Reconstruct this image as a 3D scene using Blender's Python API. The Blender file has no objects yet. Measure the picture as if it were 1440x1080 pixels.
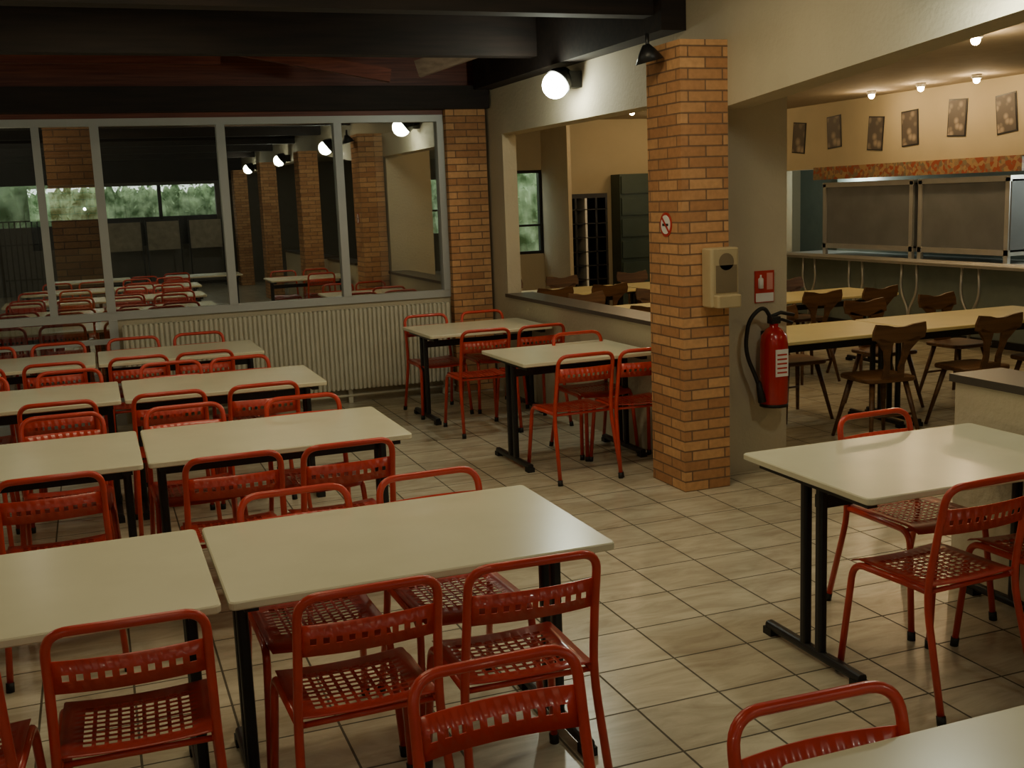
import bpy, math, random
from mathutils import Vector, Matrix
random.seed(7)
scene=bpy.context.scene
COL=scene.collection

# ---------------------------------------------------------------- materials
def newmat(name):
    m=bpy.data.materials.new(name);m.use_nodes=True
    nt=m.node_tree;b=nt.nodes['Principled BSDF'];return m,nt,b
def mat(name,col,rough=.5,metal=0,var=.06,scale=8,bump=0,emit=None,es=0,spec=.5,coat=0):
    m,nt,b=newmat(name)
    b.inputs['Roughness'].default_value=rough;b.inputs['Metallic'].default_value=metal
    b.inputs['Specular IOR Level'].default_value=spec
    b.inputs['Coat Weight'].default_value=coat
    tc=nt.nodes.new('ShaderNodeTexCoord');n=nt.nodes.new('ShaderNodeTexNoise')
    n.inputs['Scale'].default_value=scale;n.inputs['Detail'].default_value=5
    nt.links.new(tc.outputs['Object'],n.inputs['Vector'])
    r=nt.nodes.new('ShaderNodeValToRGB')
    r.color_ramp.elements[0].position=.3;r.color_ramp.elements[1].position=.7
    r.color_ramp.elements[0].color=[max(0,c*(1-var)) for c in col]+[1]
    r.color_ramp.elements[1].color=[min(1,c*(1+var)) for c in col]+[1]
    nt.links.new(n.outputs['Fac'],r.inputs['Fac']);nt.links.new(r.outputs['Color'],b.inputs['Base Color'])
    if bump:
        bp=nt.nodes.new('ShaderNodeBump');bp.inputs['Strength'].default_value=bump;bp.inputs['Distance'].default_value=.01
        n2=nt.nodes.new('ShaderNodeTexNoise');n2.inputs['Scale'].default_value=scale*12
        nt.links.new(tc.outputs['Object'],n2.inputs['Vector'])
        nt.links.new(n2.outputs['Fac'],bp.inputs['Height']);nt.links.new(bp.outputs['Normal'],b.inputs['Normal'])
    if emit:
        b.inputs['Emission Color'].default_value=(*emit,1);b.inputs['Emission Strength'].default_value=es
    return m
def emis(name,col,s):
    m,nt,b=newmat(name)
    b.inputs['Base Color'].default_value=(*col,1)
    b.inputs['Emission Color'].default_value=(*col,1);b.inputs['Emission Strength'].default_value=s
    return m
def brick_mat():
    m,nt,b=newmat('brick')
    tc=nt.nodes.new('ShaderNodeTexCoord');sp=nt.nodes.new('ShaderNodeSeparateXYZ')
    ad=nt.nodes.new('ShaderNodeMath');ad.operation='ADD';cb=nt.nodes.new('ShaderNodeCombineXYZ')
    nt.links.new(tc.outputs['Object'],sp.inputs[0]);nt.links.new(sp.outputs[0],ad.inputs[0]);nt.links.new(sp.outputs[1],ad.inputs[1])
    nt.links.new(ad.outputs[0],cb.inputs[0]);nt.links.new(sp.outputs[2],cb.inputs[1])
    br=nt.nodes.new('ShaderNodeTexBrick');br.offset=.5
    br.inputs['Scale'].default_value=1;br.inputs['Brick Width'].default_value=.225;br.inputs['Row Height'].default_value=.062
    br.inputs['Mortar Size'].default_value=.005;br.inputs['Mortar Smooth'].default_value=.2;br.inputs['Bias'].default_value=-.1
    br.inputs['Color1'].default_value=(.64,.33,.13,1);br.inputs['Color2'].default_value=(.42,.18,.065,1);br.inputs['Mortar'].default_value=(.22,.12,.065,1)
    nt.links.new(cb.outputs[0],br.inputs['Vector'])
    n=nt.nodes.new('ShaderNodeTexNoise');n.inputs['Scale'].default_value=30;nt.links.new(tc.outputs['Object'],n.inputs['Vector'])
    mx=nt.nodes.new('ShaderNodeMix');mx.data_type='RGBA';mx.blend_type='MULTIPLY';mx.inputs['Factor'].default_value=.4
    nt.links.new(br.outputs['Color'],mx.inputs[6]);nt.links.new(n.outputs['Fac'],mx.inputs[7])
    hs=nt.nodes.new('ShaderNodeHueSaturation');hs.inputs['Value'].default_value=1.2;hs.inputs['Saturation'].default_value=.95
    nt.links.new(mx.outputs[2],hs.inputs['Color'])
    nt.links.new(hs.outputs['Color'],b.inputs['Base Color'])
    bp=nt.nodes.new('ShaderNodeBump');bp.inputs['Strength'].default_value=.8;bp.inputs['Distance'].default_value=.008;bp.invert=True
    nt.links.new(br.outputs['Fac'],bp.inputs['Height']);nt.links.new(bp.outputs['Normal'],b.inputs['Normal'])
    b.inputs['Roughness'].default_value=.8
    return m
def tile_mat():
    m,nt,b=newmat('floor_tile')
    tc=nt.nodes.new('ShaderNodeTexCoord')
    br=nt.nodes.new('ShaderNodeTexBrick');br.offset=0
    br.inputs['Scale'].default_value=1;br.inputs['Brick Width'].default_value=.33;br.inputs['Row Height'].default_value=.33
    br.inputs['Mortar Size'].default_value=.0045;br.inputs['Mortar Smooth'].default_value=.1;br.inputs['Bias'].default_value=0
    br.inputs['Color1'].default_value=(1,1,1,1);br.inputs['Color2'].default_value=(.86,.86,.86,1);br.inputs['Mortar'].default_value=(.16,.15,.13,1)
    nt.links.new(tc.outputs['Object'],br.inputs['Vector'])
    mp=nt.nodes.new('ShaderNodeMapping');mp.inputs['Scale'].default_value=(1.6,5.5,1);mp.inputs['Rotation'].default_value=(0,0,.35)
    nt.links.new(tc.outputs['Object'],mp.inputs['Vector'])
    n=nt.nodes.new('ShaderNodeTexNoise');n.inputs['Scale'].default_value=1.8;n.inputs['Detail'].default_value=8;n.inputs['Roughness'].default_value=.65;n.inputs['Distortion'].default_value=.8
    nt.links.new(mp.outputs[0],n.inputs['Vector'])
    r=nt.nodes.new('ShaderNodeValToRGB');r.color_ramp.elements[0].position=.33;r.color_ramp.elements[1].position=.62
    r.color_ramp.elements[0].color=(.46,.40,.29,1);r.color_ramp.elements[1].color=(.66,.60,.45,1)
    nt.links.new(n.outputs['Fac'],r.inputs['Fac'])
    mx=nt.nodes.new('ShaderNodeMix');mx.data_type='RGBA';mx.blend_type='MULTIPLY';mx.inputs['Factor'].default_value=1
    nt.links.new(r.outputs['Color'],mx.inputs[6]);nt.links.new(br.outputs['Color'],mx.inputs[7])
    nt.links.new(mx.outputs[2],b.inputs['Base Color'])
    mr=nt.nodes.new('ShaderNodeMapRange');mr.inputs['To Min'].default_value=.24;mr.inputs['To Max'].default_value=.8
    nt.links.new(br.outputs['Fac'],mr.inputs['Value']);nt.links.new(mr.outputs[0],b.inputs['Roughness'])
    bp=nt.nodes.new('ShaderNodeBump');bp.inputs['Strength'].default_value=.5;bp.inputs['Distance'].default_value=.003;bp.invert=True
    nt.links.new(br.outputs['Fac'],bp.inputs['Height']);nt.links.new(bp.outputs['Normal'],b.inputs['Normal'])
    return m
def wood_mat(name,c1,c2,rough=.5,sc=(1,12,12)):
    m,nt,b=newmat(name)
    tc=nt.nodes.new('ShaderNodeTexCoord');mp=nt.nodes.new('ShaderNodeMapping');mp.inputs['Scale'].default_value=sc
    n=nt.nodes.new('ShaderNodeTexNoise');n.inputs['Scale'].default_value=2;n.inputs['Detail'].default_value=6
    r=nt.nodes.new('ShaderNodeValToRGB');r.color_ramp.elements[0].position=.35;r.color_ramp.elements[1].position=.68
    r.color_ramp.elements[0].color=(*c1,1);r.color_ramp.elements[1].color=(*c2,1)
    nt.links.new(tc.outputs['Object'],mp.inputs['Vector']);nt.links.new(mp.outputs[0],n.inputs['Vector'])
    nt.links.new(n.outputs['Fac'],r.inputs['Fac']);nt.links.new(r.outputs['Color'],b.inputs['Base Color'])
    b.inputs['Roughness'].default_value=rough
    return m
def glass_mat(name,fac,tint=(.8,.82,.8)):
    m=bpy.data.materials.new(name);m.use_nodes=True;nt=m.node_tree;nt.nodes.clear()
    o=nt.nodes.new('ShaderNodeOutputMaterial');mx=nt.nodes.new('ShaderNodeMixShader')
    t=nt.nodes.new('ShaderNodeBsdfTransparent');t.inputs[0].default_value=(*tint,1)
    g=nt.nodes.new('ShaderNodeBsdfGlossy');g.inputs['Roughness'].default_value=0.0;g.inputs['Color'].default_value=(.9,.9,.86,1)
    mx.inputs[0].default_value=fac
    nt.links.new(t.outputs[0],mx.inputs[1]);nt.links.new(g.outputs[0],mx.inputs[2]);nt.links.new(mx.outputs[0],o.inputs[0])
    return m
def foliage_mat(name):
    m,nt,b=newmat(name)
    tc=nt.nodes.new('ShaderNodeTexCoord');v=nt.nodes.new('ShaderNodeTexNoise');v.inputs['Scale'].default_value=3.5;v.inputs['Detail'].default_value=4
    r=nt.nodes.new('ShaderNodeValToRGB');r.color_ramp.elements[0].color=(.09,.17,.06,1);r.color_ramp.elements[1].color=(.66,.80,.52,1)
    r.color_ramp.elements[0].position=.36;r.color_ramp.elements[1].position=.64
    nt.links.new(tc.outputs['Object'],v.inputs['Vector']);nt.links.new(v.outputs['Fac'],r.inputs['Fac'])
    nt.links.new(r.outputs['Color'],b.inputs['Base Color']);b.inputs['Roughness'].default_value=.8
    tr=nt.nodes.new('ShaderNodeBsdfTranslucent');nt.links.new(r.outputs['Color'],tr.inputs['Color'])
    ms=nt.nodes.new('ShaderNodeMixShader');ms.inputs[0].default_value=.4
    o=nt.nodes['Material Output']
    nt.links.new(b.outputs[0],ms.inputs[1]);nt.links.new(tr.outputs[0],ms.inputs[2]);nt.links.new(ms.outputs[0],o.inputs[0])
    return m

BRICK=brick_mat();TILE=tile_mat()
WALL=mat('plaster_white',(.52,.455,.325),.85,bump=.4,var=.05,scale=3)
YWALL=mat('plaster_yellow',(.45,.39,.26),.85,var=.04,scale=3)
CEIL2=mat('ceiling_cream',(.34,.28,.19),.9)
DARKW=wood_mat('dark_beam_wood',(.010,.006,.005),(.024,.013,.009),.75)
REDW=wood_mat('red_glow_wood',(.10,.022,.014),(.20,.055,.03),.5,(1,14,30))  # reddish boards; the red glow near the window is put into their colour
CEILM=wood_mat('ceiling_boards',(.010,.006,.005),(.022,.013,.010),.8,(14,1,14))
RED=mat('red_enamel',(.53,.040,.020),.32,var=.12,scale=14,coat=.3)
REDS=mat('red_enamel_seat',(.41,.026,.015),.38,var=.18,scale=9,coat=.2)
TOP=mat('laminate_cream',(.73,.69,.50),.25,var=.03,scale=5)
TOPY=mat('laminate_yellow',(.76,.66,.32),.35,var=.04,scale=5)
BLACK=mat('black_steel',(.012,.012,.014),.4,var=.1)
BLACKC=mat('black_plastic',(.01,.01,.01),.6)
ALU=mat('white_aluminium',(.46,.47,.45),.4,metal=.1,var=.02)
RAD=mat('radiator_enamel',(.60,.57,.45),.45,var=.02)
GLASS=glass_mat('window_glass',.42)
GLASSC=glass_mat('clear_glass',.08,(.9,.92,.9))
STEEL=mat('stainless_steel',(.55,.55,.53),.35,metal=.6,var=.05)
PANEL=mat('grey_shutter',(.15,.16,.165),.5,metal=0,var=.12,scale=4)
TEAL=mat('grey_teal_laminate',(.20,.25,.23),.5)
CWOOD=wood_mat('brown_chair_wood',(.07,.03,.012),(.16,.075,.028),.4)
LEDGE=mat('dark_stone_ledge',(.06,.05,.04),.4)
BEIGE=mat('beige_plastic',(.48,.38,.22),.4)
WHITE=mat('white_paint',(.8,.8,.78),.5)
REDP=mat('extinguisher_red',(.45,.01,.01),.25,coat=.5)
SIGNR=mat('sign_red',(.5,.03,.02),.4)
GROUND=mat('paving',(.12,.11,.10),.9)
HEDGE=foliage_mat('foliage')
LAMPG=emis('lamp_globe',(.95,1,.80),85)
SPOTG=emis('spot_bulb',(1,.64,.28),170)
DGREEN=mat('dark_green_panel',(.045,.07,.055),.5)
GREYB=mat('pin_board_tan',(.38,.33,.25),.8,var=.2)
REARW=mat('rear_plaster_grey',(.16,.145,.12),.9)

# ---------------------------------------------------------------- mesh builder
class MB:
    def __init__(s): s.v=[];s.f=[];s.m=[];s.sm=[];s.mats=[]
    def mi(s,m):
        if m not in s.mats: s.mats.append(m)
        return s.mats.index(m)
    def face(s,idx,m,smooth=False): s.f.append(idx);s.m.append(s.mi(m));s.sm.append(smooth)
    def box(s,a,b,m,xf=None):
        x0,y0,z0=a;x1,y1,z1=b;n=len(s.v)
        vs=[(x0,y0,z0),(x1,y0,z0),(x1,y1,z0),(x0,y1,z0),(x0,y0,z1),(x1,y0,z1),(x1,y1,z1),(x0,y1,z1)]
        if xf: vs=[tuple(xf@Vector(p)) for p in vs]
        s.v+=vs
        for q in [(0,3,2,1),(4,5,6,7),(0,1,5,4),(1,2,6,5),(2,3,7,6),(3,0,4,7)]: s.face([n+i for i in q],m)
    def rbox(s,a,b,r,m,axis=2,seg=4,be=.003):
        ax=[i for i in range(3) if i!=axis]
        lo=[a[i] for i in ax];hi=[b[i] for i in ax]
        def ring(ins):
            out=[];rr=max(r-ins,.0005)
            for cx,cy,a0 in [(hi[0]-r,hi[1]-r,0),(lo[0]+r,hi[1]-r,90),(lo[0]+r,lo[1]+r,180),(hi[0]-r,lo[1]+r,270)]:
                for k in range(seg+1):
                    t=math.radians(a0+90*k/seg);out.append((cx+rr*math.cos(t),cy+rr*math.sin(t)))
            return out
        lv=[(a[axis],be),(a[axis]+be,0),(b[axis]-be,0),(b[axis],be)]
        n0=len(s.v);N=0
        for z,ins in lv:
            rg=ring(ins);N=len(rg)
            for p in rg:
                q=[0,0,0];q[ax[0]]=p[0];q[ax[1]]=p[1];q[axis]=z;s.v.append(tuple(q))
        for l in range(3):
            for i in range(N):
                j=(i+1)%N;s.face([n0+l*N+i,n0+l*N+j,n0+(l+1)*N+j,n0+(l+1)*N+i],m)
        s.face([n0+i for i in range(N)][::-1],m);s.face([n0+3*N+i for i in range(N)],m)
    def tube(s,path,r,m,seg=10,closed=False,caps=True):
        P=[Vector(p) for p in path];n=len(P);n0=len(s.v)
        rad=r if isinstance(r,(list,tuple)) else [r]*n
        prev=None
        for i,p in enumerate(P):
            if closed: t=(P[(i+1)%n]-P[i-1]).normalized()
            else: t=(P[min(i+1,n-1)]-P[max(i-1,0)]).normalized()
            if prev is None:
                a=Vector((0,0,1)) if abs(t.z)<.9 else Vector((1,0,0));u=t.cross(a).normalized()
            else: u=(prev-t*prev.dot(t)).normalized()
            prev=u;w=t.cross(u)
            for k in range(seg):
                an=2*math.pi*k/seg;s.v.append(tuple(p+(u*math.cos(an)+w*math.sin(an))*rad[i]))
        for i in range(n if closed else n-1):
            for k in range(seg):
                a=n0+i*seg+k;b=n0+i*seg+(k+1)%seg;c=n0+((i+1)%n)*seg+(k+1)%seg;d=n0+((i+1)%n)*seg+k
                s.face([a,b,c,d],m,True)
        if caps and not closed:
            s.face([n0+k for k in range(seg)][::-1],m);s.face([n0+(n-1)*seg+k for k in range(seg)],m)
    def lathe(s,prof,c,m,seg=24,axis=Vector((0,0,1))):
        path=[Vector(c)+axis*z for _,z in prof]
        a=Vector((1,0,0)) if abs(axis.x)<.9 else Vector((0,1,0));u=axis.cross(a).normalized();w=axis.cross(u);n0=len(s.v)
        for (r,z),p in zip(prof,path):
            for k in range(seg):
                an=2*math.pi*k/seg;s.v.append(tuple(p+(u*math.cos(an)+w*math.sin(an))*max(r,.0004)))
        for i in range(len(prof)-1):
            for k in range(seg):
                s.face([n0+i*seg+k,n0+i*seg+(k+1)%seg,n0+(i+1)*seg+(k+1)%seg,n0+(i+1)*seg+k],m,True)
        s.face([n0+k for k in range(seg)][::-1],m);s.face([n0+(len(prof)-1)*seg+k for k in range(seg)],m)
    def sphere(s,c,r,m,seg=20,rings=12):
        prof=[(r*math.sin(math.pi*i/rings),-r*math.cos(math.pi*i/rings)) for i in range(rings+1)]
        s.lathe(prof,c,m,seg)
    def perf(s,xs,ys,hole,fn,th,m):
        n0=len(s.v);nx=len(xs);ny=len(ys);th=Vector(th)
        for y in ys:
            for x in xs:
                p=fn(x,y);s.v.append(tuple(p))
        for y in ys:
            for x in xs:
                p=fn(x,y)-th;s.v.append(tuple(p))
        M=nx*ny
        I=lambda i,j:n0+j*nx+i
        for j in range(ny-1):
            for i in range(nx-1):
                q=[I(i,j),I(i+1,j),I(i+1,j+1),I(i,j+1)]
                if hole(i,j):
                    for k in range(4):
                        a,b=q[k],q[(k+1)%4];s.face([b,a,a+M,b+M],m)
                else:
                    s.face(q,m,True);s.face([x+M for x in q[::-1]],m,True)
        per=[I(i,0) for i in range(nx)]+[I(nx-1,j) for j in range(1,ny)]+[I(i,ny-1) for i in range(nx-2,-1,-1)]+[I(0,j) for j in range(ny-2,0,-1)]
        for k in range(len(per)):
            a,b=per[k],per[(k+1)%len(per)];s.face([a,a+M,b+M,b],m)
    def prism(s,pts,fn,d,m,holes=None):
        n0=len(s.v);N=len(pts);d=Vector(d)
        for p in pts: s.v.append(tuple(Vector(fn(*p))))
        for p in pts: s.v.append(tuple(Vector(fn(*p))+d))
        s.face(list(range(n0,n0+N)),m);s.face(list(range(n0+N,n0+2*N))[::-1],m)
        for i in range(N):
            j=(i+1)%N;s.face([n0+i,n0+j,n0+N+j,n0+N+i][::-1],m)
    def mesh(s,name):
        me=bpy.data.meshes.new(name);me.from_pydata(s.v,[],s.f)
        for m in s.mats: me.materials.append(m)
        me.polygons.foreach_set('material_index',s.m);me.polygons.foreach_set('use_smooth',s.sm)
        me.update();return me
    def obj(s,name,loc=(0,0,0),rz=0,parent=None):
        return put(s.mesh(name),name,loc,rz,parent)
def put(me,name,loc=(0,0,0),rz=0,parent=None):
    o=bpy.data.objects.new(name,me);COL.objects.link(o);o.location=loc;o.rotation_euler=(0,0,rz)
    if parent: o.parent=parent
    return o
def boxobj(name,a,b,m):
    mb=MB();mb.box(a,b,m);return mb.obj(name)
def arc(pts,r,seg=5):
    P=[Vector(p) for p in pts];out=[P[0]]
    for i in range(1,len(P)-1):
        a,b,c=P[i-1],P[i],P[i+1];d1=(a-b).normalized();d2=(c-b).normalized()
        rr=min(r,(a-b).length*.49,(c-b).length*.49);s=b+d1*rr;e=b+d2*rr
        for k in range(seg+1):
            t=k/seg;out.append((1-t)**2*s+2*t*(1-t)*b+t*t*e)
    out.append(P[-1]);return out

# ---------------------------------------------------------------- room shell
W=9.97; XW=3.53; ZC=3.2; H2=2.82; YB=-7.5; XL=-3.0; XR=10.2; YF=14.5
boxobj('floor',(XL-.2,YB-.2,-.1),(XR+.2,YF+.2,0),TILE)
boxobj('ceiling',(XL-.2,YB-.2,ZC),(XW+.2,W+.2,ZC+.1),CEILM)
boxobj('ceiling_hall',(XW+.2,YB-.2,H2),(XR+.2,YF+.2,H2+.1),CEIL2)
boxobj('wall_left',(XL-.2,YB,0),(XL,W,ZC),WALL)
mb=MB()
mb.box((XW,5.85,2.355),(XW+.2,W,ZC),WALL)
prof=[(5.85,2.26),(2.0,2.575),(YB,2.575),(YB,ZC),(5.85,ZC)]
mb.prism(prof,lambda y,z:(XW,y,z),(.2,0,0),WALL)
mb.box((XW,9.5,0),(XW+.13,W,2.355),WALL)
mb.box((XW,W,0),(XW+.13,YF,H2),WALL)
mb.box((XW+.02,6.0,0),(4.12,6.2,H2),WALL)
mb.obj('wall_right')
mb=MB()
mb.box((XW,6.2,0),(XW+.2,9.5,.90),WALL);mb.box((XW-.03,6.2,.90),(XW+.24,9.5,.93),LEDGE)
mb.obj('half_wall')
mb=MB()
mb.box((3.60,1.96,0),(3.86,3.93,.90),WALL);mb.box((3.58,1.96,.90),(3.88,3.95,.935),LEDGE)
mb.obj('half_wall')
mb=MB()
mb.box((3.60,-2.25,0),(3.86,1.52,.90),WALL);mb.box((3.58,-2.25,.90),(3.88,1.52,.935),LEDGE)
mb.obj('half_wall')
for (x0,y0,x1,y1,z) in [(3.22,5.73,3.53,6.14,2.64),(3.22,1.54,3.53,1.95,2.64),(3.22,-2.66,3.53,-2.25,2.64),(3.22,-6.9,3.53,-6.5,2.64)]:
    boxobj('brick_column',(x0,y0,0),(x1,y1,z),BRICK)
boxobj('brick_column',(3.12,W-.12,0),(3.50,W+.1,2.60),BRICK)
boxobj('wall_back_header',(XL,W-.05,2.56),(XW,W+.15,ZC),REDW)
boxobj('trim_window_beam',(XL,W-.22,2.60),(XW-.02,W-.05,2.80),DARKW)
# glazing
mb=MB()
fr=lambda a,b:mb.box(a,b,ALU)
fr((XL,W-.04,2.50),(3.13,W+.05,2.565))
fr((XL,W-.04,.90),(3.13,W+.05,.965))
for x in (-2.3,-1.3,.122,1.133,2.141): fr((x-.035,W-.05,.965),(x+.035,W+.05,2.5))
fr((3.055,W-.05,.965),(3.125,W+.05,2.5))
fr((-.36,W-.02,.965),(-.30,W+.05,2.5))
fr((.09,W-.05,0),(.16,W+.05,.9))
fr((XL,W-.04,0),(.09,W+.05,.08))
fr((XL,W-.03,.70),(.09,W+.04,.74))
mb.box((XL,W,.08),(.09,W+.008,.9),GLASS)
mb.box((XL,W,.965),(3.06,W+.008,2.5),GLASS)
mb.obj('window_1')
boxobj('wall_back_sill',(.16,W-.02,0),(3.12,W+.12,.90),WALL)
# radiator
mb=MB()
x=.20
while x<3.06:
    mb.rbox((x,W-.16,.13),(x+.030,W-.08,.86),.012,RAD,axis=2,seg=3)
    x+=.041
mb.box((.19,W-.13,.14),(3.07,W-.09,.17),RAD);mb.box((.19,W-.14,.80),(3.07,W-.09,.85),RAD)
mb.box((.19,W-.135,.14),(3.07,W-.085,.85),RAD)
for x in (.3,1.2,2.1,3.0): mb.box((x-.02,W-.10,0),(x+.02,W-.06,.2),RAD)
mb.tube([(.2,W-.1,.07),(3.1,W-.1,.07)],.012,RAD);mb.obj('radiator')
def wallrow(mb,y0,y1,xa,xb,ztop,holes,m):
    x=xa
    for h in holes:
        if h[0]>x: mb.box((x,y0,0),(h[0],y1,ztop),m)
        mb.box((h[0],y0,0),(h[1],y1,h[2]),m);mb.box((h[0],y0,h[3]),(h[1],y1,ztop),m);x=h[1]
    mb.box((x,y0,0),(xb,y1,ztop),m)
mb=MB()
wallrow(mb,YB-.2,YB,XL,XR,ZC,[(-1.2,2.9,1.0,2.38),(7.0,8.6,.95,2.3)],REARW)
mb.obj('wall_rear')
mb=MB()
for x in (.36,1.63): mb.box((x-.04,YB-.12,1.0),(x+.04,YB-.04,2.38),BLACK)
mb.box((-1.2,YB-.12,1.60),(2.9,YB-.04,1.66),BLACK)
mb.box((-1.2,YB-.09,1.0),(2.9,YB-.07,1.60),BLACK)
mb.obj('window_3')
mb=MB();mb.box((7.88,YB-.12,.95),(7.94,YB-.04,2.3),BLACK);mb.box((7.0,YB-.12,1.5),(8.6,YB-.04,1.55),BLACK);mb.obj('window_4')
boxobj('trim_rear_beam',(XL,YB,2.45),(XW,YB+.25,ZC),DARKW)
mb=MB()
for x in (.4,1.25,2.2): mb.box((x,YB+.3,.9),(x+.75,YB+.34,1.55),GREYB)
for x in (.4,1.15,1.25,2.0,2.2,2.95): mb.box((x-.015,YB+.28,0),(x+.015,YB+.36,1.58),BLACK)
mb.obj('display_panels')
# hall shell
mb=MB()
wallrow(mb,YF,YF+.2,XW+.13,5.95,H2,[(5.35,5.95,1.0,2.15)],WALL)
mb.box((5.95,YF,0),(XR,YF+.2,H2),YWALL)
mb.obj('wall_hall_far')
boxobj('wall_hall_right',(XR,YB,0),(XR+.2,YF,H2),TEAL)
mb=MB()
for a,b in [((5.35,YF+.02,1.0),(5.39,YF+.1,2.15)),((5.91,YF+.02,1.0),(5.95,YF+.1,2.15)),((5.39,YF+.02,1.0),(5.91,YF+.1,1.04)),((5.39,YF+.02,2.11),(5.91,YF+.1,2.15)),((5.39,YF+.02,1.38),(5.91,YF+.1,1.41))]: mb.box(a,b,BLACK)
mb.box((5.39,YF+.05,1.04),(5.91,YF+.056,2.11),GLASSC)
mb.obj('window_2')
boxobj('wall_servery_bulkhead',(8.95,YB,2.0),(9.15,YF,H2),YWALL)
boxobj('wall_hall_corner',(8.95,13.2,0),(9.15,YF,2.0),YWALL)
boxobj('wall_servery_near',(8.95,YB,0),(9.15,6.0,2.0),YWALL)

# ceiling timbers
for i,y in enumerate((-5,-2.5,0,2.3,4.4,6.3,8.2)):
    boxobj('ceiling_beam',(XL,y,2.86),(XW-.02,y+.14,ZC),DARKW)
boxobj('ceiling_beam',(3.36,6.2,2.76),(XW,W-.24,ZC),DARKW)
def strut(p,q,w,h,m,name='roof_strut'):
    p=Vector(p);q=Vector(q);d=q-p;L=d.length;d.normalize();u=d.cross(Vector((0,0,1))).normalized();n=u.cross(d)
    M=Matrix((( d.x,u.x,n.x,p.x),(d.y,u.y,n.y,p.y),(d.z,u.z,n.z,p.z),(0,0,0,1)))
    mb=MB();mb.box((0,-w/2,-h/2),(L,w/2,h/2),m,M);return mb.obj(name)
BW=wood_mat('brown_beam_wood',(.13,.085,.055),(.22,.15,.10),.6)
strut((2.60,8.9,2.84),(3.32,8.6,3.06),.08,.13,BW)
strut((.9,9.2,3.08),(2.4,9.0,2.80),.08,.10,REDW)
strut((-1.2,9.3,3.0),(1.1,9.3,3.0),.08,.16,REDW)

# ---------------------------------------------------------------- outside
boxobj('ground_terrace',(-12,W+.2,-.12),(3.5,24,-.02),GROUND)
boxobj('ground_garden',(-12,-20,-.14),(16,YB-.2,-.04),GROUND)
boxobj('ground_garden_far',(3.5,YF+.2,-.12),(14,26,-.02),GROUND)
boxobj('veranda_roof',(-8,W+.15,2.62),(3.5,14.5,2.75),DARKW)
mb=MB();wallrow(mb,14.2,14.35,-8,3.52,2.62,[(-3.2,-.25,1.66,2.14)],mat('veranda_wall',(.13,.115,.095),.9))
mb.obj('wall_veranda')
boxobj('wall_veranda_side',(-8.1,W+.15,0),(-8,14.4,2.62),DARKW)
boxobj('brick_column',(-.30,10.9,0),(.14,11.3,2.62),BRICK)
def hedge(loc,sx,sy,sz,seed):
    import bmesh
    bm=bmesh.new();rnd=random.Random(seed)
    n=int(sx*60)
    for k in range(n*14):
        z=rnd.random()*sz*1.08
        c=Vector(((rnd.random()-.5)*sx,(rnd.random()-.5)*sy,z))
        a=Vector((rnd.uniform(-1,1),rnd.uniform(-1,1),rnd.uniform(-1,1))).normalized()
        b=a.orthogonal().normalized();l=rnd.uniform(.03,.085)
        vs=[bm.verts.new(c+a*l),bm.verts.new(c+b*l*.45),bm.verts.new(c-a*l),bm.verts.new(c-b*l*.45)]
        bm.faces.new(vs)
    for k in range(int(sx*5)):
        c=Vector((-sx/2+(k+.5)/5,rnd.uniform(-.1,.1),sz*rnd.uniform(.38,.48)))
        r=bmesh.ops.create_icosphere(bm,subdivisions=3,radius=1,matrix=Matrix.Translation(c)@Matrix.Diagonal((.25,sy*.34,sz*.46,1)))
        for vv in r['verts']:
            vv.co+=(vv.co-c).normalized()*rnd.uniform(-.05,.05)
    me=bpy.data.meshes.new('hedge');bm.to_mesh(me);bm.free();me.materials.append(HEDGE);return put(me,'hedge',loc)
hedge((-2.5,16.5,-.02),6,.9,2.7,1)
hedge((6,17,-.02),5,.8,2.7,2)
hedge((1,-10.5,-.04),7,.8,2.8,3)
hedge((8,-10.5,-.04),5,.8,2.8,4)
mb=MB()
for x0 in (-1.15,-.72):
    for i in range(9): mb.tube([(x0+i*.045,10.5,.05),(x0+i*.045,10.5,1.75)],.006,BLACK,6)
    for z in (.05,.35,.65,.95,1.25,1.55,1.75): mb.tube([(x0,10.5,z),(x0+.36,10.5,z)],.006,BLACK,6)
    for x in (x0,x0+.36): mb.tube([(x,10.5,-.02),(x,10.5,1.95)],.014,BLACK,8)
    mb.box((x0,10.35,-.02),(x0+.03,10.65,.03),BLACK);mb.box((x0+.33,10.35,-.02),(x0+.36,10.65,.03),BLACK)
mb.obj('wire_rack')

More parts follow.
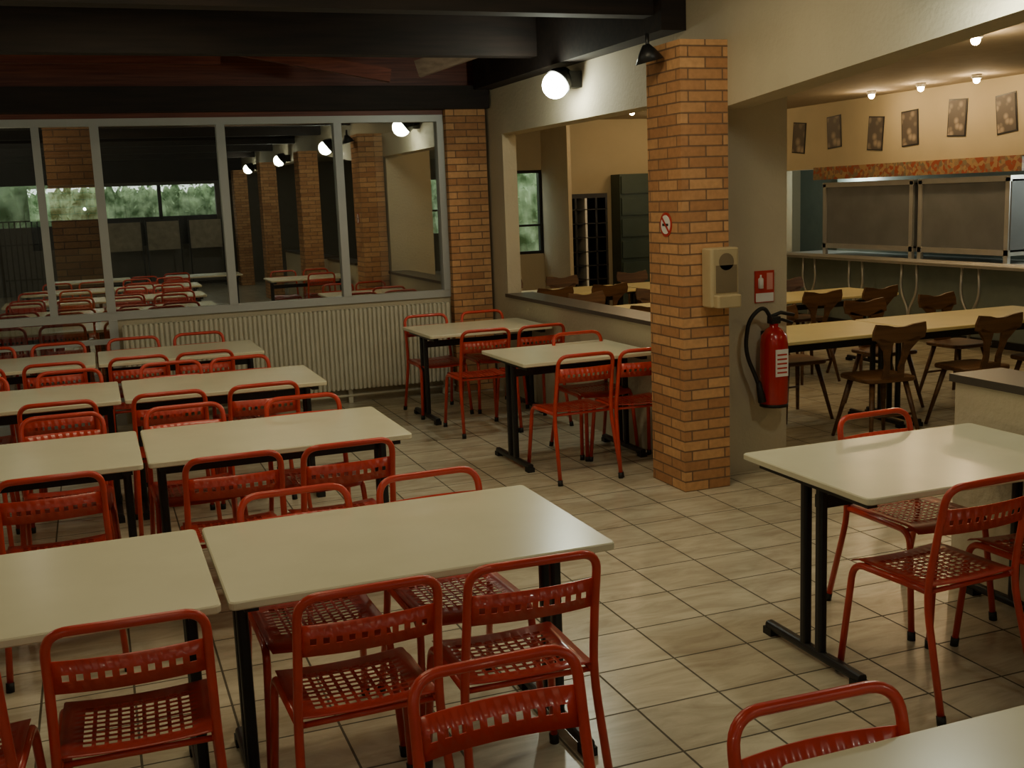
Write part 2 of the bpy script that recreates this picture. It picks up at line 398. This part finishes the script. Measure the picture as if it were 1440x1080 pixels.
# ---------------------------------------------------------------- red perforated chair
def make_chair():
    mb=MB();R=.0128
    path=[(-.215,-.035,.0),(-.197,.070,.42),(-.191,.030,.64),(-.189,-.006,.812),(.189,-.006,.812),(.191,.030,.64),(.197,.070,.42),(.215,-.035,0)]
    P=[Vector(p) for p in path]
    full=[P[0]]
    full+=arc([P[0],P[1],P[2]],.09,4)[1:-1]
    full+=arc([P[2],P[3],P[4]],.065,7)[:-1]
    full+=arc([P[3],P[4],P[5]],.065,7)[1:]
    full+=arc([P[5],P[6],P[7]],.09,4)[1:]
    full=[Vector((p.x,p.y-(.018*(1-(p.x/.19)**2) if p.z>.76 else 0),p.z)) for p in full]
    mb.tube(full,R,RED,10)
    for s in (-1,1):
        mb.tube(arc([(s*.218,.475,0),(s*.196,.43,.432),(s*.193,.06,.438)],.06,6),R,RED,10)
        mb.tube([(s*.216,-.035,0),(s*.2145,-.028,.035)],.016,BLACKC,10)
        mb.tube([(s*.218,.475,0),(s*.216,.472,.035)],.016,BLACKC,10)
    mb.tube([(-.19,.075,.43),(.19,.075,.43)],.009,RED,8)
    mb.tube([(-.19,.40,.428),(.19,.40,.428)],.009,RED,8)
    def grid(lo,hi,margin0,margin1,n,fill):
        a=lo+margin0;b=hi-margin1;p=(b-a)/(n-1+fill);out=[lo]
        if margin0>.03: out.append(lo+margin0*.5)
        st=len(out)
        for k in range(n): out+= [a+k*p,a+k*p+fill*p]
        en=len(out)
        if margin1>.03: out.append(hi-margin1*.5)
        out.append(hi);return out,st,en
    xs,xa,xb=grid(-.195,.195,.058,.058,9,.66)
    ys,ya,yb=grid(.055,.455,.068,.09,9,.66)
    ys=ys[:-1]+[.437,.452,.462]
    def hole(i,j): return xa<=i<xb-1 and (i-xa)%2==0 and ya<=j<yb-1 and (j-ya)%2==0
    def fn(x,y):
        z=.452-.010*(1-(x/.2)**2)
        t=(y-.40)/.06
        if t>0: z-=.022*t*t
        t=(.09-y)/.035
        if t>0: z+=.008*t*t
        k=1.0
        if y>.43: k=1-.06*((y-.43)/.03)
        return Vector((x*k,y,z))
    mb.perf(xs,ys,hole,fn,(0,0,.002),REDS)
    xs,xa,xb=grid(-.187,.187,.028,.028,10,.50)
    zs=[.640,.673,.692,.732]
    def hole2(i,j): return xa<=i<xb-1 and (i-xa)%2==0 and j==1
    def fn2(x,z):
        y=.030-(z-.64)*.2-.022*(1-(x/.186)**2)
        return Vector((x,y,z))
    mb.perf(xs,zs,hole2,fn2,(0,.003,0),RED)
    return mb.mesh('dining_chair')
CH=make_chair()
def chair(x,y,face=1,dr=0.0,z=0):
    return put(CH,'dining_chair',(x,y,z),(0 if face>0 else math.pi)+dr)

# ---------------------------------------------------------------- tables
def make_table(L,D,top,name):
    mb=MB()
    mb.rbox((0,0,.715),(L,D,.74),.02,top,axis=2,seg=4,be=.004)
    for x in (.045,L-.085):
        mb.rbox((x,.10,.02),(x+.04,D-.10,.055),.012,BLACK,axis=1,seg=2,be=.002)
        mb.box((x,.06,.685),(x+.04,D-.06,.714),BLACK)
        for y in (D/2-.065,D/2+.03):
            mb.rbox((x+.002,y,.05),(x+.038,y+.036,.69),.01,BLACK,axis=2,seg=2,be=.001)
        for y in (.10,D-.135): mb.box((x-.004,y-.01,0),(x+.044,y+.045,.03),BLACKC)
    mb.box((.08,D/2-.02,.60),(L-.08,D/2+.015,.65),BLACK)
    return mb.mesh(name)
TB=make_table(1.165,.79,TOP,'dining_table')
TB2=make_table(1.06,.79,TOP,'dining_table')
TB3=make_table(.97,.79,TOP,'dining_table')
TBY=make_table(1.6,.79,TOPY,'dining_table')
rows=[(.262,2.973),(.146,4.864),(.105,6.622),(-.02,8.324)]
for x0,y in rows:
    put(TB,'dining_table',(x0,y,0));put(TB,'dining_table',(x0-1.185,y,0))
put(TB,'dining_table',(2.388,2.997,0))
put(TB2,'dining_table',(2.44,8.37,0),.02)
put(TB3,'dining_table',(2.52,6.55,0),.02)
put(TB,'dining_table',(1.10,.84,0))
put(TB,'dining_table',(-.60,.70,0))
chair(.595,2.735,1,.02);chair(1.06,2.735,1,-.03);chair(-.005,2.77,1,-.03);chair(-.49,2.72,1,-.06)
chair(.585,3.80,-1,.02);chair(1.075,3.80,-1,.04)
chair(.73,2.13,-1,.02);chair(1.235,1.69,-1,-.03)
chair(.46,4.50,1);chair(.93,4.49,1,.03);chair(-.23,4.49,1,.02);chair(-.72,4.5,1)
chair(.37,5.78,-1,.03);chair(.96,5.72,-1);chair(-.21,5.84,-1);chair(-.75,5.78,-1)
chair(.33,6.28,1);chair(.84,6.27,1,.03);chair(-.24,6.28,1);chair(-.75,6.3,1)
chair(.42,7.52,-1,.0);chair(.86,7.50,-1,.03);chair(-.2,7.52,-1);chair(-.75,7.5,-1)
chair(.24,7.98,1);chair(.68,7.96,1,.02);chair(-.3,7.98,1);chair(-.8,7.98,1)
chair(.25,9.2,-1);chair(.75,9.2,-1);chair(-.3,9.2,-1);chair(-.8,9.2,-1)
chair(2.74,7.90,1,-.02);chair(3.2,7.90,1,.04);chair(2.66,9.24,-1,.03);chair(3.17,9.22,-1)
chair(2.83,6.27,1,.02);chair(3.25,6.25,1,-.05);chair(3.22,7.28,-1,.04)
chair(2.72,2.80,1,.05);chair(3.22,2.78,1,-.03);chair(3.10,3.86,-1,.05)

# ---------------------------------------------------------------- wooden chairs
def make_wchair():
    mb=MB()
    mb.rbox((-.20,0,.435),(.20,.39,.465),.06,CWOOD,axis=2,seg=5,be=.006)
    for sx in (-1,1):
        mb.tube([(sx*.20,-.04,0),(sx*.13,.06,.44)],[.013,.02],CWOOD,10)
        mb.tube([(sx*.21,.42,0),(sx*.13,.32,.44)],[.013,.02],CWOOD,10)
    mb.tube([(-.17,.02,.2),(.17,.02,.2)],.009,CWOOD,8)
    th=.022
    def fn(x,z): return (x,.03-(z-.46)*.22,z)
    for s in (-1,1):
        pts=[(s*.045,.46),(s*.085,.46),(s*.075,.56),(s*.10,.66),(s*.17,.74),(s*.15,.76),(s*.04,.72),(s*.05,.62),(s*.035,.54)]
        if s<0: pts=pts[::-1]
        mb.prism(pts,fn,(0,-th,0),CWOOD)
    pts=[(-.20,.745),(-.10,.725),(0,.715),(.10,.725),(.20,.745),(.205,.80),(.19,.855),(.10,.845),(.04,.83),(0,.828),(-.04,.83),(-.10,.845),(-.19,.855),(-.205,.80)]
    mb.prism(pts,fn,(0,-th,0),CWOOD)
    mb.prism([(-.05,.46),(.05,.46),(.05,.50),(-.05,.50)],fn,(0,-th,0),CWOOD)
    return mb.mesh('wooden_chair')
WC=make_wchair()
def wch(x,y,face=1,dr=0): return put(WC,'wooden_chair',(x,y,0),(0 if face>0 else math.pi)+dr)
for (x,y) in [(3.95,6.42),(5.58,6.42),(4.05,8.75),(5.7,8.75),(4.05,11.0),(5.7,11.0)]:
    put(TBY,'dining_table',(x,y,0))
    for k,dx in enumerate((.42,1.12)):
        if not(x<4 and y<7 and k==0): wch(x+dx+random.uniform(-.06,.06),y-.28,1,random.uniform(-.1,.1))
        wch(x+dx+random.uniform(-.06,.06),y+1.07,-1,random.uniform(-.1,.1))

# ---------------------------------------------------------------- servery
mb=MB()
mb.box((9.0,6.1,0),(9.6,13.1,.86),TEAL);mb.box((8.95,6.1,.86),(9.65,13.1,.895),STEEL)
mb.box((8.97,6.1,0),(9.0,13.1,.08),BLACK)
mb.box((8.60,6.1,.875),(8.95,13.1,.895),STEEL)
for x in (8.60,8.72,8.84): mb.tube([(x,6.1,.905),(x,13.1,.905)],.014,STEEL,8)
y=6.5
while y<13.1:
    mb.tube(arc([(8.72,y-.12,.87),(8.72,y-.14,.55),(8.72,y+.0,.35),(8.72,y,.0)],.12,5),.016,STEEL,8)
    mb.tube(arc([(8.72,y+.12,.87),(8.72,y+.14,.55),(8.72,y+.0,.35),(8.72,y,.0)],.12,5),.016,STEEL,8)
    y+=.95
mb.obj('servery_counter')
mb=MB()
for a,b in [(9.15,10.55),(10.62,12.35)]:
    mb.box((9.05,a,1.02),(9.5,b,1.78),PANEL);mb.box((9.03,a,1.76),(9.52,b,1.82),STEEL);mb.box((9.03,a,.98),(9.52,b,1.04),STEEL)
    for yy in (a+.04,b-.04): mb.box((9.03,yy-.03,.896),(9.07,yy+.03,1.8),STEEL)
mb.obj('display_cabinet')
m,nt,b=newmat('frieze_pattern');tc=nt.nodes.new('ShaderNodeTexCoord');v=nt.nodes.new('ShaderNodeTexVoronoi');v.inputs['Scale'].default_value=24
r=nt.nodes.new('ShaderNodeValToRGB');r.color_ramp.elements[0].color=(.27,.055,.025,1);r.color_ramp.elements[1].color=(.32,.20,.09,1)
r.color_ramp.elements[0].position=.3;r.color_ramp.elements[1].position=.7
e=r.color_ramp.elements.new(.5);e.color=(.15,.13,.08,1)
nt.links.new(tc.outputs['Object'],v.inputs['Vector']);nt.links.new(v.outputs['Color'],r.inputs['Fac']);nt.links.new(r.outputs['Color'],b.inputs['Base Color'])
boxobj('patterned_frieze',(8.92,8.9,1.86),(8.95,12.4,2.02),m)
boxobj('wall_kitchen_tiles',(9.9,6.0,.0),(10.0,13.2,2.3),mat('kitchen_tiles',(.40,.48,.45),.3))
def poster(y,z,tilt,seed):
    m,nt,b=newmat('poster_print');tc=nt.nodes.new('ShaderNodeTexCoord');v=nt.nodes.new('ShaderNodeTexVoronoi');v.inputs['Scale'].default_value=7+seed
    r=nt.nodes.new('ShaderNodeValToRGB');r.color_ramp.elements[0].color=(.30,.24,.18,1);r.color_ramp.elements[1].color=(.08,.065,.055,1)
    r.color_ramp.elements[0].position=.15;r.color_ramp.elements[1].position=.5
    nt.links.new(tc.outputs['Object'],v.inputs['Vector']);nt.links.new(v.outputs['Distance'],r.inputs['Fac']);nt.links.new(r.outputs['Color'],b.inputs['Base Color'])
    mb=MB();mb.box((-.008,-.14,-.20),(.0,.14,.20),BLACK);mb.box((-.012,-.125,-.185),(-.008,.125,.185),m)
    o=mb.obj('food_poster',(8.948,y,z));o.rotation_euler=(tilt,0,0);return o
for i,(y,z,t) in enumerate([(12.75,2.42,.1),(12.0,2.45,-.06),(11.2,2.38,.08),(10.6,2.40,-.05),(9.85,2.46,.05),(9.15,2.45,-.1),(8.2,2.5,.1)]): poster(y,z,t,i)
def spot(x,y,P=9):
    mb=MB();mb.lathe([(.05,.03),(.05,0),(.045,-.012)],(0,0,-.03),STEEL,16)
    mb.sphere((0,0,-.055),.034,SPOTG,12,8);o=mb.obj('ceiling_spotlight',(x,y,H2))
    l=bpy.data.lights.new('spot_glow','POINT');l.energy=P;l.color=(1,.76,.44);l.shadow_soft_size=.06
    lo=bpy.data.objects.new('bulb',l);COL.objects.link(lo);lo.parent=o;lo.location=(0,0,-.14)
for x,y,P in [(6.0,6.45,14),(8.4,9.0,7),(8.4,9.8,7),(8.4,10.6,7),(6.4,12.6,10),(7.6,13.4,6),(6.0,3.0,9),(5.2,9.6,16),(4.9,7.6,12)]: spot(x,y,P)  # last spot is added, hidden behind the pier, to brighten the hall tables

mb=MB()
mb.box((6.02,13.9,0),(6.66,14.3,.06),BLACK);mb.box((6.02,13.9,1.74),(6.66,14.3,1.80),BLACK);mb.box((6.02,14.26,0),(6.66,14.3,1.8),BLACK)
for i in range(5): mb.box((6.02+i*.152,13.9,.06),(6.05+i*.152,14.3,1.74),BLACK if i!=2 else WHITE)
for k in range(1,9): mb.box((6.02,13.9,.06+k*.19),(6.66,14.28,.075+k*.19),BLACK)
mb.obj('pigeonhole_cabinet')
mb=MB();mb.box((7.0,14.2,0),(7.7,14.48,2.05),DGREEN)
for z in (.7,1.0,1.3,1.6,1.9): mb.box((7.02,14.18,z-.12),(7.68,14.2,z+.12),DGREEN)
mb.obj('tall_cupboard')
mb=MB();mb.tube([(7.3,13.3,.03),(7.3,13.3,1.75)],.02,CWOOD)
for a in range(4):
    c,s=math.cos(a*1.57+.4),math.sin(a*1.57+.4)
    mb.tube([(7.3,13.3,1.68),(7.3+.16*c,13.3+.16*s,1.62),(7.3+.2*c,13.3+.2*s,1.72)],.012,CWOOD)
    mb.tube([(7.3,13.3,.25),(7.3+.25*c,13.3+.25*s,0.012)],.014,CWOOD)
mb.tube([(7.12,13.25,1.62),(7.12,13.25,1.4),(7.14,13.25,1.0)],[.03,.11,.13],mat('coat_cloth',(.3,.27,.2),.9))
mb.tube([(7.42,13.2,1.62),(7.42,13.2,1.4),(7.44,13.2,.9)],[.03,.10,.12],mat('coat_cloth_dark',(.05,.05,.06),.9))
mb.obj('coat_stand')
boxobj('wall_partition_far',(5.95,13.6,0),(6.0,YF,H2),WALL)

# ---------------------------------------------------------------- wall lamps, left ones added as fill
def wall_lamp(y):
    mb=MB()
    mb.box((.13,-.05,-.02),(.23,.05,.10),BLACKC)
    ax=Vector((-.75,-.25,-.62)).normalized()
    mb.lathe([(.055,-.02),(.10,.06),(.105,.10)],(.13,.03,.08),BLACK,20,ax)
    c=Vector((.13,.03,.08))+ax*.13
    mb.sphere(c,.098,LAMPG,24,14)
    return mb.obj('wall_fill_lamp',(3.30,y,2.60))
for y in (7.8,3.6,-.6,-4.75): wall_lamp(y)
def fill_lamp_left(y):  # added lamps on the unseen left wall, to brighten the room
    mb=MB();mb.box((-.23,-.05,-.02),(-.13,.05,.10),BLACKC)
    ax=Vector((.75,-.25,-.62)).normalized()
    mb.lathe([(.055,-.02),(.10,.06),(.105,.10)],(-.13,.03,.08),BLACK,20,ax)
    mb.sphere(Vector((-.13,.03,.08))+ax*.13,.098,LAMPG,24,14);return mb.obj('wall_fill_lamp',(-2.77,y,2.55))
for y in (6.6,-1.4): fill_lamp_left(y)
mb=MB();mb.tube([(0,0,.10),(0,0,.0)],.012,BLACK);mb.lathe([(.02,.04),(.05,0),(.085,-.06)],(0,0,0),BLACK,18,Vector((-.25,0,1)).normalized())
mb.obj('spot_lamp',(3.13,5.95,2.60));

# ---------------------------------------------------------------- things on the column / pier
mb=MB()
mb.rbox((3.34,5.61,1.115),(3.53,5.728,1.46),.02,BEIGE,axis=2,seg=4,be=.008)
SH=mat('dispenser_shade',(.2,.15,.09),.5)
mb.lathe([(.05,0),(.05,.002)],(3.44,5.6095,1.38),SH,20,Vector((0,-1,0)))
mb.box((3.37,5.6075,1.20),(3.51,5.6095,1.36),SH)
mb.rbox((3.355,5.56,1.115),(3.515,5.62,1.19),.015,BEIGE,axis=2,seg=3,be=.006)
mb.obj('towel_dispenser')
mb=MB()
ax=Vector((-1,0,0))
mb.lathe([(.072,0),(.072,.004)],(3.22,5.92,1.60),SIGNR,28,ax)
mb.lathe([(.056,.004),(.056,.006)],(3.22,5.92,1.60),WHITE,28,ax)
M=Matrix.Translation((3.2135,5.92,1.60))@Matrix.Rotation(math.radians(45),4,'X')
mb.box((-.002,-.06,-.007),(0,.06,.007),SIGNR,M)
mb.box((3.212,5.885,1.592),(3.214,5.955,1.606),BLACK)
mb.obj('no_smoking_sign')
mb=MB()
mb.box((3.88,5.99,1.08),(4.02,5.999,1.28),SIGNR)
mb.box((3.885,5.988,1.085),(4.015,5.99,1.14),WHITE)
mb.lathe([(.018,0),(.018,.06),(.006,.07),(.006,.085)],(3.92,5.988,1.17),WHITE,12)
mb.box((3.965,5.987,1.16),(4.008,5.99,1.265),mat('sign_pink',(.7,.3,.25),.5))
mb.obj('extinguisher_sign')
mb=MB()
cx,cy=3.955,5.895
mb.lathe([(.07,0),(.085,.006),(.088,.03),(.088,.40),(.08,.45),(.05,.49),(.028,.505),(.028,.53)],(cx,cy,.43),REDP,32)
mb.lathe([(.089,0),(.089,.02)],(cx,cy,.43),BLACKC,32)
mb.box((cx-.045,cy-.0905,.63),(cx+.045,cy-.085,.80),WHITE)
for i in range(5): mb.box((cx-.035,cy-.092,.65+i*.028),(cx+.035,cy-.090,.66+i*.028),SIGNR)
mb.rbox((cx-.035,cy-.03,.955),(cx+.035,cy+.03,1.0),.01,BLACKC)
strp=[(cx-.02,cy,1.0),(cx+.05,cy,1.02),(cx+.14,cy-.01,1.0)]
mb.tube(strp,.012,BLACKC,8);mb.tube([(cx,cy,.975),(cx+.06,cy,.975),(cx+.13,cy-.01,.95)],.010,BLACKC,8)
mb.tube(arc([(cx-.03,cy-.02,.98),(cx-.10,cy-.04,1.08),(cx-.20,cy-.03,1.0),(cx-.22,cy-.01,.80),(cx-.14,cy-.02,.62),(cx-.11,cy-.03,.52)],.12,6),.013,BLACKC,10)
mb.tube([(cx-.13,cy-.025,.60),(cx-.105,cy-.03,.47)],[.016,.026],BLACKC,12)
mb.box((cx-.03,cy+.08,.85),(cx+.03,5.998,.90),BLACK)
mb.obj('fire_extinguisher')

# ---------------------------------------------------------------- lights
def point(name,loc,e,col,r=.1):
    l=bpy.data.lights.new(name,'POINT');l.energy=e;l.color=col;l.shadow_soft_size=r
    o=bpy.data.objects.new(name,l);COL.objects.link(o);o.location=loc;return o
point('kitchen_lamp',(9.7,12.7,1.9),16,(.9,1,.9))
point('kitchen_lamp',(9.7,8.3,1.9),22,(.95,1,.9))
point('camera_flash',(-.02,-.03,1.87),1.5,(.85,.9,1),.02)
point('veranda_fill',(-.7,10.25,2.45),12,(1,.85,.6),.05)  # added fill for the brick column; no lamp is known out there
point('veranda_fill',(-1.8,12.6,2.3),10,(1,.9,.75),.05)  # second added fill, brightens the veranda wall behind the rack
DIFF=emis('fill_panel_glow',(1,.86,.58),1)
for (x,y,P) in [(.3,7.3,7),(.3,5.4,9),(.3,3.4,9),(.3,1.2,5),(2.1,4.9,18),(.3,-1.2,5),(.3,-3.7,4)]:  # added fill panels, hidden between the beams, to brighten the room
    mb=MB();mb.box((-.62,-.16,-.05),(.62,.16,0),WHITE);mb.box((-.59,-.13,-.056),(.59,.13,-.05),DIFF)
    o=mb.obj('ceiling_fill_panel',(x,y,ZC))
    l=bpy.data.lights.new('fill_panel_light','AREA');l.shape='RECTANGLE';l.size=1.15;l.size_y=.24;l.energy=P;l.color=(1,.84,.52)
    lo=bpy.data.objects.new('fill_light',l);COL.objects.link(lo);lo.parent=o;lo.location=(0,0,-.07)

w=bpy.data.worlds.new('World');scene.world=w;w.use_nodes=True
nt=w.node_tree;bg=nt.nodes['Background'];bg.inputs[0].default_value=(.82,.93,.86,1);bg.inputs[1].default_value=3.2

# ---------------------------------------------------------------- camera
yaw,p,r,f=.356,.167,-.039,1561.365
F=Vector((math.sin(yaw)*math.cos(p),math.cos(yaw)*math.cos(p),-math.sin(p)))
R=Vector((math.cos(yaw),-math.sin(yaw),0));U=R.cross(F)
R2=R*math.cos(r)+U*math.sin(r);U2=-R*math.sin(r)+U*math.cos(r)
cam=bpy.data.cameras.new('camera');co=bpy.data.objects.new('camera',cam);COL.objects.link(co)
co.matrix_world=Matrix(((R2.x,U2.x,-F.x,0),(R2.y,U2.y,-F.y,0),(R2.z,U2.z,-F.z,1.799),(0,0,0,1)))
cam.sensor_width=36;cam.lens=f/1440*36;cam.clip_start=.05
scene.camera=co
